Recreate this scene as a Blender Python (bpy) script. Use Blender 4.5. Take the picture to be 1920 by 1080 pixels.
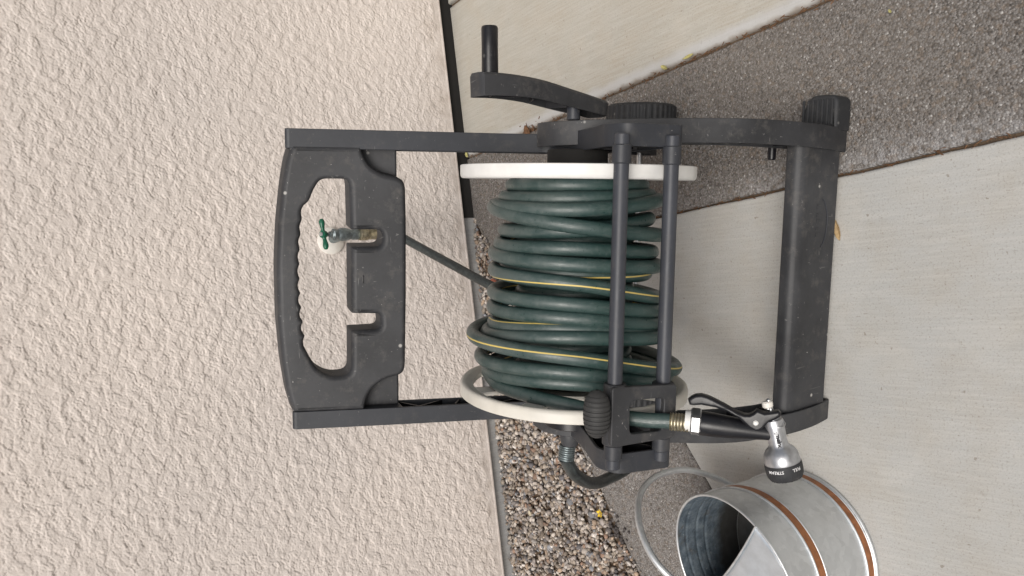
import bpy, bmesh, math, random
import numpy as np
from mathutils import Vector, Matrix

S = bpy.context.scene
for o in list(bpy.data.objects): bpy.data.objects.remove(o)
COL = S.collection
R = math.radians
random.seed(7); rng = np.random.default_rng(11)

# ------------------------------------------------------------------ camera
# portrait snapshot stored on its side: world up points to picture left
TH, RO, CH, FPX = 0.600, -0.0813, 1.2257, 1450.0
fw = Vector((0, math.cos(TH), -math.sin(TH))); up0 = Vector((0, math.sin(TH), math.cos(TH))); r0 = Vector((1, 0, 0))
rt = math.cos(RO)*r0 + math.sin(RO)*up0; up = -math.sin(RO)*r0 + math.cos(RO)*up0
cd = bpy.data.cameras.new('camera'); cam = bpy.data.objects.new('camera', cd); COL.objects.link(cam)
X, Y, Z = -up, rt, -fw
cam.matrix_world = Matrix(((X.x, Y.x, Z.x, 0), (X.y, Y.y, Z.y, 0), (X.z, Y.z, Z.z, CH), (0, 0, 0, 1)))
cd.sensor_fit = 'HORIZONTAL'; cd.sensor_width = 36; cd.lens = FPX/1920*36; cd.clip_start = .02; cd.clip_end = 500
S.camera = cam

# ------------------------------------------------------------------ light
SUN_EL, SUN_AZ = 53, 199          # azimuth: degrees clockwise from +Y
w = bpy.data.worlds.new('World'); S.world = w; w.use_nodes = True
nt = w.node_tree; bg = nt.nodes['Background']
sky = nt.nodes.new('ShaderNodeTexSky'); sky.sky_type = 'NISHITA'; sky.sun_disc = False
sky.sun_elevation = R(SUN_EL); sky.sun_rotation = R(SUN_AZ); sky.dust_density = 6; sky.air_density = 1.2; sky.ozone_density = .6
hs = nt.nodes.new('ShaderNodeHueSaturation'); hs.inputs['Saturation'].default_value = .55
nt.links.new(sky.outputs[0], hs.inputs['Color']); nt.links.new(hs.outputs[0], bg.inputs[0]); bg.inputs[1].default_value = .095
sd = bpy.data.lights.new('sun', 'SUN'); sd.energy = 2.3; sd.angle = R(32); sd.color = (1, .965, .92)
so = bpy.data.objects.new('sun', sd); COL.objects.link(so)
a, e = R(SUN_AZ), R(SUN_EL)
sv = Vector((math.sin(a)*math.cos(e), math.cos(a)*math.cos(e), math.sin(e)))
so.rotation_euler = (-sv).to_track_quat('-Z', 'Y').to_euler(); so.location = sv*6
S.view_settings.view_transform = 'Standard'; S.view_settings.look = 'None'; S.view_settings.gamma = 1
S.view_settings.exposure = 0.0

# ------------------------------------------------------------------ materials
class NT:
    def __init__(s, name):
        s.m = bpy.data.materials.new(name); s.m.use_nodes = True; s.t = s.m.node_tree
        s.b = s.t.nodes['Principled BSDF']; s._g = None
    def n(s, t, **kw):
        q = s.t.nodes.new('ShaderNode'+t)
        for k, v in kw.items():
            if k in q.inputs: s.put(q.inputs[k], v)
            else: setattr(q, k, v)
        return q
    def put(s, i, v):
        if isinstance(v, bpy.types.NodeSocket): s.t.links.new(v, i)
        else: i.default_value = v
    def pos(s):
        if not s._g: s._g = s.n('NewGeometry')
        return s._g.outputs['Position']
    def obj(s): return s.n('TexCoord').outputs['Object']
    def mapv(s, v, sc): return s.n('Mapping', Vector=v, Scale=sc).outputs[0]
    def noise(s, v, sc, det=3, rough=.55, dist=0):
        return s.n('TexNoise', Vector=v, Scale=sc, Detail=det, Roughness=rough, Distortion=dist).outputs[0]
    def ramp(s, f, stops):
        q = s.n('ValToRGB'); s.put(q.inputs[0], f); c = q.color_ramp
        while len(c.elements) < len(stops): c.elements.new(.5)
        for el, (p, col) in zip(c.elements, stops):
            el.position = p; el.color = (col, col, col, 1) if not hasattr(col, '__len__') else (*col, 1)
        return q.outputs[0]
    def mix(s, f, a, b, mode='MIX'):
        q = s.n('Mix', data_type='RGBA', blend_type=mode)
        for i, v in ((0, f), (6, a), (7, b)):
            if not isinstance(v, bpy.types.NodeSocket) and i: v = (*v, 1) if len(v) == 3 else v
            s.put(q.inputs[i], v)
        return q.outputs[2]
    def math(s, op, a, b=0, c=0):
        q = s.n('Math', operation=op); s.put(q.inputs[0], a); s.put(q.inputs[1], b); s.put(q.inputs[2], c); return q.outputs[0]
    def bump(s, h, st, dist=.002, nrm=None):
        q = s.n('Bump', Height=h, Strength=st, Distance=dist)
        if nrm: s.put(q.inputs['Normal'], nrm)
        return q.outputs[0]
    def out(s, col, rough=.6, metal=0, normal=None, spec=None):
        s.put(s.b.inputs['Base Color'], (*col, 1) if isinstance(col, tuple) else col)
        s.put(s.b.inputs['Roughness'], rough); s.put(s.b.inputs['Metallic'], metal)
        if normal: s.put(s.b.inputs['Normal'], normal)
        if spec is not None: s.put(s.b.inputs['Specular IOR Level'], spec)
        return s.m

def m_stucco():
    k = NT('stucco'); p = k.pos()
    big = k.noise(p, 1.6, 2); mid = k.noise(p, 14, 4); fine = k.noise(p, 260, 3)
    c = k.mix(k.ramp(big, ((.3, 0), (.7, 1))), (.585, .535, .500), (.655, .592, .545))
    c = k.mix(k.math('MULTIPLY', k.ramp(mid, ((.35, 1), (.65, 0))), .25), c, (.56, .505, .465))
    c = k.mix(k.math('MULTIPLY', k.ramp(fine, ((.5, 0), (.75, 1))), .35), c, (.72, .67, .63))
    st = k.noise(k.mapv(p, (9, 9, .7)), 1, 3)
    c = k.mix(k.math('MULTIPLY', k.ramp(st, ((.52, 0), (.75, 1))), .18), c, (.56, .50, .452))
    zc = k.n('SeparateXYZ', Vector=p).outputs[2]                              # soil splashed up by rain
    sp = k.math('MULTIPLY', k.ramp(zc, ((.05, .55), (.17, 0))), k.ramp(k.noise(p, 18, 5, .7), ((.42, 0), (.66, 1))))
    c = k.mix(sp, c, (.36, .30, .25))
    return k.out(c, .9, normal=k.bump(fine, .6, .0012))
def m_concrete(name, a, b, edge=None, warm=(.36, .325, .272)):
    k = NT(name); p = k.pos()
    big = k.noise(p, 2.2, 4, .6); mid = k.noise(p, 11, 5, .65); fine = k.noise(p, 300, 3, .7); sp = k.noise(p, 90, 2)
    br = k.noise(k.mapv(p, (240, 9, 10)), 1, 3, .65)
    c = k.mix(k.ramp(big, ((.32, 0), (.68, 1))), a, b)
    c = k.mix(k.math('MULTIPLY', k.ramp(mid, ((.42, 0), (.68, 1))), .42), c, warm)
    c = k.mix(k.math('MULTIPLY', k.ramp(br, ((.42, 0), (.66, 1))), .34), c, (.52, .51, .48))
    c = k.mix(k.math('MULTIPLY', k.ramp(fine, ((.54, 0), (.68, 1))), .62), c, (.25, .232, .20))
    c = k.mix(k.ramp(sp, ((.69, 0), (.75, .65))), c, (.20, .17, .135))
    c = k.mix(k.ramp(k.noise(p, 34, 3, .6), ((.70, 0), (.78, .4))), c, (.26, .235, .195))
    bl = k.noise(p, 5.5, 6, .7, 1.2)
    c = k.mix(k.math('MULTIPLY', k.ramp(bl, ((.54, 0), (.62, 1))), .12), c, (.56, .54, .50))
    ru = k.noise(k.mapv(p, (7, 7, 1)), 1, 2)
    c = k.mix(k.ramp(k.noise(k.mapv(p, (420, 60, 10)), 1, 2), ((.66, 0), (.74, .5))), c, (.21, .19, .16))
    c = k.mix(k.math('MULTIPLY', k.ramp(ru, ((.66, 0), (.78, 1))), .16), c, (.38, .29, .20))
    if edge:                       # trowelled margin along the joint with bluish sky sheen painted in; dirt in the last centimetre
        (ex_, ey_), (nx, ny), wd = edge
        s_ = k.n('SeparateXYZ', Vector=p)
        d = k.math('ADD', k.math('MULTIPLY', s_.outputs[0], nx), k.math('MULTIPLY', s_.outputs[1], ny))
        d = k.math('SUBTRACT', d, ex_*nx+ey_*ny)
        d = k.math('ADD', d, k.math('MULTIPLY', k.math('SUBTRACT', k.noise(p, 30, 3), .5), .02))
        mk = k.ramp(k.math('DIVIDE', d, wd), ((.6, 1), (1, 0)))
        c = k.mix(k.math('MULTIPLY', mk, .55), c, (.47, .48, .50))
        dk = k.ramp(k.math('DIVIDE', d, wd), ((.1, 1), (.35, 0)))
        c = k.mix(k.math('MULTIPLY', dk, .7), c, (.20, .155, .11))
    h = k.math('ADD', k.math('MULTIPLY', br, .5), fine)
    return k.out(c, .88, normal=k.bump(h, .35, .0012))
def m_aggregate():
    k = NT('exposed aggregate'); p = k.pos()
    wv = k.mix(.12, p, k.n('TexNoise', Vector=p, Scale=120).outputs['Color'])
    v = k.n('TexVoronoi', Vector=p, Scale=300); v2 = k.n('TexVoronoi', Vector=p, Scale=150)
    s1 = k.n('SeparateColor', Color=v.outputs['Color'])
    c = k.ramp(s1.outputs[0], ((0, (.072, .066, .061)), (.25, (.126, .117, .109)), (.5, (.165, .154, .145)), (.78, (.205, .193, .183)), (.97, (.250, .238, .228)), (1, (.42, .41, .395))))
    s2 = k.n('SeparateColor', Color=v2.outputs['Color'])
    c = k.mix(k.ramp(s2.outputs[1], ((.9, 0), (.92, .35))), c, (.22, .165, .12))
    c = k.mix(k.ramp(v.outputs['Distance'], ((.45, 0), (.8, .7))), c, (.12, .10, .083))
    big = k.noise(p, 3.5, 3); c = k.mix(k.math('MULTIPLY', k.ramp(big, ((.4, 0), (.65, 1))), .3), c, (.19, .17, .15))
    s_ = k.n('SeparateXYZ', Vector=p)          # lime bloom along the front joint
    d = k.math('SUBTRACT', k.math('ADD', s_.outputs[0], k.math('MULTIPLY', s_.outputs[1], .0437)), .185)
    f1 = k.math('MULTIPLY', k.ramp(k.math('MULTIPLY', d, 14), ((.05, 1), (.75, 0))), k.ramp(s_.outputs[1], ((.95, 1), (1., .45))))
    c = k.mix(k.math('MULTIPLY', f1, k.ramp(k.noise(p, 130, 3), ((.38, .0), (.62, .38)))), c, (.46, .46, .47))
    h = k.math('SUBTRACT', 1, v.outputs['Distance'])
    return k.out(c, .9, normal=k.bump(h, .85, .002), spec=.15)
def m_plastic(name, base, rough=.5, dust=.5):
    k = NT(name); p = k.pos()
    n1 = k.noise(p, 7, 5, .65); n2 = k.noise(p, 38, 6, .75); n4 = k.noise(p, 170, 2)
    c = k.mix(k.math('MULTIPLY', k.ramp(n1, ((.35, 0), (.72, 1))), dust), base, tuple(x*1.9+.010 for x in base))
    c = k.mix(k.math('MULTIPLY', k.ramp(n2, ((.52, 0), (.72, 1))), dust*.75), c, (.092, .086, .080))          # dust film
    for sc, th_ in (((130, 130, 9), .69), ((9, 90, 120), .70), ((90, 12, 90), .70)):                          # scratches
        c = k.mix(k.ramp(k.noise(k.mapv(p, sc), 1.3, 3, .6, .6), ((th_, 0), (th_+.035, dust*.55))), c, (.20, .195, .19))
    c = k.mix(k.ramp(n4, ((.74, 0), (.78, dust))), c, (.32, .31, .30))
    v = k.n('TexVoronoi', Vector=p, Scale=19)
    c = k.mix(k.ramp(v.outputs['Distance'], ((.035, dust), (.07, 0))), c, (.40, .39, .37))
    rg = k.n('MapRange', Value=n2); rg.inputs[3].default_value = rough-.08; rg.inputs[4].default_value = rough+.16
    return k.out(c, rg.outputs[0], normal=k.bump(k.math('ADD', k.noise(p, 700, 2), k.noise(p, 60, 2)), .10, .0008), spec=.38)
def m_hose(name='hose rubber', base=(.0120, .037, .0345), stripe=True):
    k = NT(name); p = k.pos()
    uv = k.n('UVMap'); s_ = k.n('SeparateXYZ', Vector=uv.outputs[0])
    g = k.n('NewGeometry'); nz = k.n('SeparateXYZ', Vector=g.outputs['Normal']).outputs[2]
    n1 = k.noise(p, 20, 5, .65); n2 = k.noise(p, 160, 3, .6)
    c = k.mix(k.ramp(n1, ((.3, 0), (.7, 1))), base, tuple(x*1.5+.006 for x in base))
    sk = k.noise(k.mapv(uv.outputs[0], (9, 26, 1)), 1, 5, .75)
    c = k.mix(k.math('MULTIPLY', k.ramp(sk, ((.54, 0), (.72, 1))), .55), c, (.105, .125, .12))
    du = k.math('MULTIPLY', k.ramp(nz, ((.15, .0), (.95, .75 if stripe else .25))), k.ramp(n1, ((.35, .25), (.65, 1))))
    c = k.mix(du, c, (.092, .106, .101))
    c = k.mix(k.math('MULTIPLY', k.ramp(n2, ((.55, 0), (.75, 1))), .35), c, (.10, .125, .12))
    # fine woven print running round the hose
    wv = k.n('TexWave', Vector=k.mapv(uv.outputs[0], (14, 330, 1)), Scale=1.0, Distortion=2.0).outputs[1]
    c = k.mix(k.math('MULTIPLY', k.ramp(wv, ((.5, 0), (.9, 1))), .12), c, (.15, .17, .155))
    if stripe:
        dd = k.math('ABSOLUTE', k.math('SUBTRACT', k.math('FRACT', s_.outputs[0]), .5))
        c = k.mix(k.ramp(dd, ((.014, .92), (.018, 0))), c, (.62, .47, .13))
    return k.out(c, k.ramp(n2, ((.3, .26), (.7, .5))), normal=k.bump(k.math('ADD', n2, wv), .15, .0006))
def m_simple(name, col, rough=.5, metal=0, var=.25, sc=60, dirt=None):
    k = NT(name); p = k.pos()
    n1 = k.noise(p, sc, 4, .6)
    c = k.mix(k.ramp(n1, ((.35, 0), (.7, 1))), tuple(x*(1-var) for x in col), tuple(min(1, x*(1+var*.4)) for x in col))
    if dirt: c = k.mix(k.math('MULTIPLY', k.ramp(k.noise(p, sc*.3, 4, .7), ((.5, 0), (.7, 1))), .6), c, dirt)
    rg = k.n('MapRange', Value=n1); rg.inputs[3].default_value = rough*.85; rg.inputs[4].default_value = min(1, rough*1.25)
    return k.out(c, rg.outputs[0], metal)
def m_galv():
    k = NT('galvanised steel'); p = k.pos()
    v = k.n('TexVoronoi', Vector=k.mix(.03, p, k.n('TexNoise', Vector=p, Scale=40).outputs['Color']), Scale=75)
    s1 = k.n('SeparateColor', Color=v.outputs['Color']).outputs[0]
    c = k.mix(s1, (.60, .62, .635), (.70, .72, .735))
    c = k.mix(k.math('MULTIPLY', k.ramp(k.noise(p, 16, 5, .65), ((.45, 0), (.7, 1))), .45), c, (.48, .495, .50))
    c = k.mix(k.math('MULTIPLY', k.ramp(k.noise(k.mapv(p, (50, 50, 6)), 2, 4), ((.62, 0), (.75, 1))), .25), c, (.30, .29, .27))
    rg = k.n('MapRange', Value=k.noise(p, 30, 4)); rg.inputs[3].default_value = .34; rg.inputs[4].default_value = .58
    return k.out(c, rg.outputs[0], .82, normal=k.bump(k.noise(p, 9, 2), .12, .006))
def m_galv_in():
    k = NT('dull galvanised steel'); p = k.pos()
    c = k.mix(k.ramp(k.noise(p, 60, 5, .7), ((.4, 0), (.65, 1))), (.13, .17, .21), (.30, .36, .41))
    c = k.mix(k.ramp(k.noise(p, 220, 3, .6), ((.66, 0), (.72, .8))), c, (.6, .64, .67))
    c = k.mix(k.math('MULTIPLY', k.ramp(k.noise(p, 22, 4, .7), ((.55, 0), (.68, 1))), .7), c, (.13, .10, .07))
    zc = k.n('SeparateXYZ', Vector=p).outputs[2]                              # shade deep in the can, painted dark brown towards the floor
    shade_z = k.math('ADD', zc, k.math('MULTIPLY', k.noise(p, 26, 4), .05))
    c = k.mix(k.ramp(shade_z, ((.075, .9), (.105, 0))), c, (.045, .038, .03))
    return k.out(c, .55, k.ramp(shade_z, ((.07, .05), (.105, .55))))
def m_gravel():
    k = NT('gravel stone'); p = k.pos()
    at = k.n('Attribute', attribute_name='col').outputs[0]
    c = k.mix(k.math('MULTIPLY', k.noise(p, 420, 4, .7), .55), at, (.13, .10, .08))
    return k.out(c, .85, normal=k.bump(k.noise(p, 300, 3), .4, .001))
def m_soil():
    k = NT('dry soil'); p = k.pos()
    c = k.mix(k.noise(p, 90, 4, .7), (.05, .035, .024), (.16, .11, .07))
    return k.out(c, .95, normal=k.bump(k.noise(p, 180, 3), .8, .004))

M = dict(stucco=m_stucco(),
  slab_a=m_concrete('paving concrete', (.385, .382, .366), (.418, .418, .405)),
  slab_b=m_concrete('porch concrete', (.355, .336, .290), (.392, .376, .332), edge=((.449, .77), (.999, .041), .034), warm=(.385, .335, .265)),
  found=m_concrete('footing concrete', (.33, .335, .34), (.38, .385, .39), warm=(.30, .29, .27)),
  agg=m_aggregate(), soil=m_soil(), gravel=m_gravel(),
  plas=m_plastic('charcoal plastic', (.0215, .0222, .0245), .5, .85), plas2=m_plastic('charcoal plastic rail', (.0220, .0240, .0290), .45, .5),
  black=m_plastic('black plastic', (.008, .008, .010), .30, .15), rubber=m_plastic('black rubber', (.018, .019, .021), .6, .4),
  roller=m_plastic('grey moulded knob', (.03, .03, .03), .6, .3),
  tube=m_plastic('grey painted tube', (.030, .033, .041), .42, .4),
  hose=m_hose(), leader=m_hose('leader hose rubber', (.010, .0125, .0135), False),
  cream=m_simple('cream plastic', (.62, .595, .535), .42, 0, .14, 18, (.48, .44, .37)),
  white=m_simple('white plastic', (.70, .695, .675), .42, 0, .07, 30, (.60, .585, .55)),
  chrome=m_simple('bright steel', (.58, .59, .60), .34, 1, .15, 80),
  silver=m_simple('silver painted metal', (.50, .51, .53), .34, .85, .2, 120),
  brass=m_simple('weathered brass', (.40, .355, .25), .40, .9, .45, 160, (.30, .28, .24)),
  fauc=m_simple('tarnished faucet brass', (.24, .28, .29), .42, .8, .4, 140, (.10, .12, .12)),
  green=m_simple('green enamel', (.006, .10, .055), .3, 0, .3, 60),
  enamel=m_simple('ivory enamel', (.74, .71, .66), .45, 0, .12, 40, (.5, .42, .34)),
  galv=m_galv(), galv_sky=m_simple('zinc with painted sky sheen', (.69, .75, .81), .36, .85, .12, 40), galv_in=m_galv_in(),  # hood zinc has the pale blue sky reflection painted into its colour
  copper=m_simple('copper strip', (.40, .16, .065), .45, .35, .35, 90, (.20, .085, .04)),
  felt=m_simple('black joint felt', (.010, .009, .008), .95, 0, .4, 90),
  ink=m_simple('black print', (.015, .015, .02), .6), inkw=m_simple('white print', (.75, .75, .75), .6),
  leaf_t=m_simple('tan dry leaf', (.44, .31, .16), .7, 0, .35, 120), leaf_y=m_simple('yellowed leaf', (.46, .42, .17), .7, 0, .35, 120),
  leaf_b=m_simple('brown dry leaf', (.17, .085, .04), .75, 0, .4, 120), leaf_r=m_simple('reddish dry leaf', (.24, .075, .045), .7, 0, .35, 120),
  petal=m_simple('yellow petal', (.72, .50, .02), .6, 0, .2, 120), husk=m_simple('pale straw', (.52, .46, .34), .8, 0, .3, 160))

# ------------------------------------------------------------------ builders
def link(o, parent=None):
    COL.objects.link(o)
    if parent: o.parent = parent
    return o
def tag(o, label, cat, group=None, kind=None):
    o['label'] = label; o['category'] = cat
    if group: o['group'] = group
    if kind: o['kind'] = kind
    return o
def thing(name, label, cat, loc=(0, 0, 0), rot=None, group=None):
    o = link(bpy.data.objects.new(name, None)); o.location = loc; o.empty_display_size = .05
    if rot is not None: o.rotation_euler = rot
    return tag(o, label, cat, group)
def finish(name, me, mat, parent=None, mw=None, ang=35):
    if mw is not None: me.transform(mw)
    if mat: me.materials.clear(); me.materials.append(mat)
    if ang:
        me.polygons.foreach_set('use_smooth', [True]*len(me.polygons)); me.set_sharp_from_angle(angle=R(ang))
    me.update()
    return link(bpy.data.objects.new(name, me), parent)
def raw(name, V, F, mat, parent=None, ang=35, mw=None):
    me = bpy.data.meshes.new(name); me.from_pydata([tuple(map(float, v)) for v in V], [], F)
    bm = bmesh.new(); bm.from_mesh(me); bmesh.ops.recalc_face_normals(bm, faces=bm.faces); bm.to_mesh(me); bm.free()
    return finish(name, me, mat, parent, mw, ang)
def curve_mesh(loops, half, bev, res=3):
    cu = bpy.data.curves.new('c', 'CURVE'); cu.dimensions = '2D'; cu.fill_mode = 'BOTH'
    for lp in loops:
        s = cu.splines.new('POLY'); s.points.add(len(lp)-1); s.use_cyclic_u = True
        for q, p_ in zip(s.points, lp): q.co = (p_[0], p_[1], 0, 1)
    cu.extrude = max(half-bev, 1e-5); cu.bevel_depth = bev; cu.bevel_resolution = res; cu.offset = -bev
    t = bpy.data.objects.new('t', cu); me = bpy.data.meshes.new_from_object(t)
    bpy.data.objects.remove(t); bpy.data.curves.remove(cu)
    bm = bmesh.new(); bm.from_mesh(me); bmesh.ops.remove_doubles(bm, verts=bm.verts, dist=2e-6); bmesh.ops.recalc_face_normals(bm, faces=bm.faces); bm.to_mesh(me); bm.free()
    return me
def plate(name, loops, half, bev, mat, parent, mw, ang=35, res=3):
    o = finish(name, curve_mesh(loops, half, bev, res), mat, parent, mw, ang)
    q = o.modifiers.new('wn', 'WEIGHTED_NORMAL'); q.keep_sharp = True; q.weight = 100
    return o
def frame(o, x, y, z):
    return Matrix(((x[0], y[0], z[0], o[0]), (x[1], y[1], z[1], o[1]), (x[2], y[2], z[2], o[2]), (0, 0, 0, 1)))
def SIDE(x): return frame((x, 0, 0), (0, 1, 0), (0, 0, 1), (1, 0, 0))     # 2D (y, z) outlines standing at local x
def smooth2(pts, n=6, closed=True):
    P = [np.array(p, float) for p in pts]; N = len(P); out = []
    for i in range(N if closed else N-1):
        g = (lambda j: P[j % N]) if closed else (lambda j: P[min(max(j, 0), N-1)])
        p0, p1, p2, p3 = g(i-1), g(i), g(i+1), g(i+2)
        for t in np.linspace(0, 1, n, endpoint=False):
            out.append(.5*((2*p1)+(-p0+p2)*t+(2*p0-5*p1+4*p2-p3)*t*t+(-p0+3*p1-3*p2+p3)*t**3))
    if not closed: out.append(P[-1])
    return out
def rnd(pts, r, n=5):
    """round the corners of a polygon"""
    P = [np.array(p, float) for p in pts]; N = len(P); out = []
    for i in range(N):
        a_, b_, c_ = P[i-1], P[i], P[(i+1) % N]
        la, lc = np.linalg.norm(a_-b_), np.linalg.norm(c_-b_); rr = min(r[i] if hasattr(r, '__len__') else r, la*.45, lc*.45)
        p, q = b_+(a_-b_)/la*rr, b_+(c_-b_)/lc*rr
        for t in np.linspace(0, 1, n): out.append((1-t)**2*p+2*t*(1-t)*b_+t*t*q)
    return out
def inset(pts, d):
    P = np.array(pts, float); ar = .5*np.sum(P[:, 0]*np.roll(P[:, 1], -1)-np.roll(P[:, 0], -1)*P[:, 1]); sg = 1 if ar > 0 else -1
    a_ = P-np.roll(P, 1, 0); b_ = np.roll(P, -1, 0)-P
    na = np.stack([-a_[:, 1], a_[:, 0]], 1); nb = np.stack([-b_[:, 1], b_[:, 0]], 1)
    na /= np.linalg.norm(na, axis=1)[:, None]+1e-12; nb /= np.linalg.norm(nb, axis=1)[:, None]+1e-12
    n_ = na+nb; n_ /= np.maximum(np.sum(n_*na, 1), .4)[:, None]
    return [tuple(q) for q in P+sg*d*n_]
def lathe(name, prof, segs, mat, parent, o=(0, 0, 0), axis=(0, 0, 1), ang=35, rib=None, arc=None):
    ax = Vector(axis).normalized(); q = ax.to_track_quat('Z', 'Y').to_matrix().to_4x4(); mw = Matrix.Translation(o) @ q
    V, F = [], []; n = len(prof)
    for j in range(segs):
        t = 2*math.pi*j/segs
        for i, (r, z) in enumerate(prof):
            rr = r*(rib(t, i) if rib else 1); V.append((rr*math.cos(t), rr*math.sin(t), z))
    for j in range(segs):
        k = (j+1) % segs
        for i in range(n-1): F.append((j*n+i, k*n+i, k*n+i+1, j*n+i+1))
    me = bpy.data.meshes.new(name); me.from_pydata(V, [], F)
    bm = bmesh.new(); bm.from_mesh(me); bmesh.ops.remove_doubles(bm, verts=bm.verts, dist=1e-6); bmesh.ops.recalc_face_normals(bm, faces=bm.faces); bm.to_mesh(me); bm.free()
    return finish(name, me, mat, parent, mw, ang)
def cyl(name, p, q, r, mat, parent, segs=24, bev=.0015, r2=None):
    p, q = Vector(p), Vector(q); L = (q-p).length; r2 = r if r2 is None else r2
    return lathe(name, [(0, 0), (r-bev, 0), (r, bev), (r2, L-bev), (r2-bev, L), (0, L)], segs, mat, parent, p, q-p)
def box(name, size, loc, mat, parent=None, bev=.003, rot=None, seg=2):
    bm = bmesh.new(); bmesh.ops.create_cube(bm, size=1); bmesh.ops.scale(bm, vec=size, verts=bm.verts)
    if bev: bmesh.ops.bevel(bm, geom=bm.edges[:], offset=bev, segments=seg, profile=.5, affect='EDGES')
    me = bpy.data.meshes.new(name); bm.to_mesh(me); bm.free()
    mw = Matrix.Translation(loc)
    if rot is not None: mw = mw @ rot
    return finish(name, me, mat, parent, mw, 40)
def spline3(pts, step=.006):
    P = [np.array(p, float) for p in pts]; out = []
    for i in range(len(P)-1):
        p0, p1, p2, p3 = P[max(i-1, 0)], P[i], P[i+1], P[min(i+2, len(P)-1)]
        n = max(2, int(np.linalg.norm(p2-p1)/step))
        for t in np.linspace(0, 1, n, endpoint=False):
            out.append(.5*((2*p1)+(-p0+p2)*t+(2*p0-5*p1+4*p2-p3)*t*t+(-p0+3*p1-3*p2+p3)*t**3))
    out.append(P[-1]); return np.array(out)
def tube(name, P, r, mat, parent, segs=14, ref=None, off=None, cap=True):
    P = np.asarray(P, float); n = len(P); T = np.gradient(P, axis=0); T /= np.linalg.norm(T, axis=1)[:, None]
    if ref is None:
        N = np.zeros_like(P); v = np.array([0, 0, 1.]) if abs(T[0][2]) < .8 else np.array([1., 0, 0])
        for i in range(n):
            v = v-T[i]*(v@T[i]); v /= np.linalg.norm(v); N[i] = v
    else:
        N = ref-T*np.sum(ref*T, 1)[:, None]; N /= np.linalg.norm(N, axis=1)[:, None]
    B = np.cross(T, N); rr = np.broadcast_to(np.asarray(r, float), (n,))
    th = np.linspace(0, 2*np.pi, segs, endpoint=False)
    V = P[:, None]+rr[:, None, None]*(N[:, None]*np.cos(th)[None, :, None]+B[:, None]*np.sin(th)[None, :, None])
    V = V.reshape(-1, 3); F = []; UV = []; ln = np.concatenate([[0], np.cumsum(np.linalg.norm(np.diff(P, axis=0), axis=1))])
    of = np.zeros(n) if off is None else np.asarray(off)
    for i in range(n-1):
        for j in range(segs):
            k = (j+1) % segs; F.append((i*segs+j, i*segs+k, (i+1)*segs+k, (i+1)*segs+j))
            u0, u1 = j/segs+.5, (j+1)/segs+.5
            UV += [(u0-of[i], ln[i]), (u1-of[i], ln[i]), (u1-of[i+1], ln[i+1]), (u0-of[i+1], ln[i+1])]
    if cap:
        F += [tuple(range(segs))[::-1], tuple((n-1)*segs+j for j in range(segs))]; UV += [(0, 0)]*(2*segs)
    me = bpy.data.meshes.new(name); me.from_pydata([tuple(v) for v in V.tolist()], [], F)
    uv = me.uv_layers.new(name='UVMap'); uv.data.foreach_set('uv', np.array(UV, float).ravel())
    return finish(name, me, mat, parent, None, 60)
def text_mesh(txt, size, bold=0):
    cu = bpy.data.curves.new('t', 'FONT'); cu.body = txt; cu.size = size; cu.align_x = 'CENTER'; cu.align_y = 'CENTER'; cu.offset = bold; cu.resolution_u = 3
    t = bpy.data.objects.new('t', cu); me = bpy.data.meshes.new_from_object(t); bpy.data.objects.remove(t); bpy.data.curves.remove(cu)
    return me

# ------------------------------------------------------------------ ground and paving
gm = bpy.data.meshes.new('ground'); gm.from_pydata([(-60, -60, -.012), (60, -60, -.012), (60, 60, -.012), (-60, 60, -.012)], [], [(0, 1, 2, 3)])
ground = finish('ground', gm, M['soil'], None, None, 0); tag(ground, 'bare brown soil showing in the paving joints', 'ground', kind='structure')
WY = .0605                                   # the wall runs 3.5 degrees off the camera's cross axis
wdir = np.array([math.cos(WY), math.sin(WY)]); wn = np.array([-math.sin(WY), math.cos(WY)]); W0 = np.array([0, 1.962])
def wp(s, off=0): return W0+wdir*s-wn*off    # along the wall, off in front of the footing
def lineA(y): return .449-(y-.773)*.041
def lineB(y): return .160-(y-.484)*.0437
gs = .662; ga = (.193, 1.959)                # gravel edge: diagonal
def gl(x, o=0): return ga[1]+(x-ga[0])*gs-o*math.hypot(1, gs)
cs = .70; ca = (-.368, 1.181)
def cl(x): return ca[1]+(x-ca[0])*cs
G_ = .0026
cx = .115; cor = (cx, cl(cx))
def rag(p, q, n=60, amp=.0016):
    """slightly uneven edge from p to q"""
    p, q = np.array(p), np.array(q); d = (q-p)/np.linalg.norm(q-p); nn = np.array([-d[1], d[0]])
    t = np.linspace(0, 1, n); w_ = np.convolve(rng.normal(size=n+6), np.ones(5)/5, 'same')[3:3+n]*amp; w_[0] = w_[-1] = 0
    return [tuple(p+(q-p)*tt+nn*ww) for tt, ww in zip(t, w_)][:-1]
def slab(name, loop, mat, label, cat, bev=.006, top=0.0):
    me = curve_mesh([loop], .03, bev, 3); o = finish(name, me, mat, None, Matrix.Translation((0, 0, top-.03)), 50)
    return tag(o, label, cat, kind='structure')
we = wp(3.2); wsv = wp(-3.2)
slab('pavement', rag((lineB(-2)-G_, -2), (cor[0]-G_*1.2, cor[1]-G_*1.6), 160)+rag((cor[0]-G_*1.2, cor[1]-G_*1.6), (-2.4, cl(-2.4)-G_), 160)+[(-2.4, cl(-2.4)-G_), (-3.5, -.6), (-3.5, -2)],
     M['slab_a'], 'large pale grey broom finished concrete slab under the hose reel', 'paving')
wa = wp(.40, .004)
slab('patio', rag((lineA(-2)+G_, -2), (lineA(wa[1])+G_, wa[1]), 220)[:-1]+[(lineA(wa[1])+G_, wp(.41, .004)[1]), tuple(wp(.868, .004)), (.990, -2)],
     M['slab_b'], 'tan concrete slab with trowelled edge in painted sky sheen beside the wall', 'paving', .013)
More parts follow.
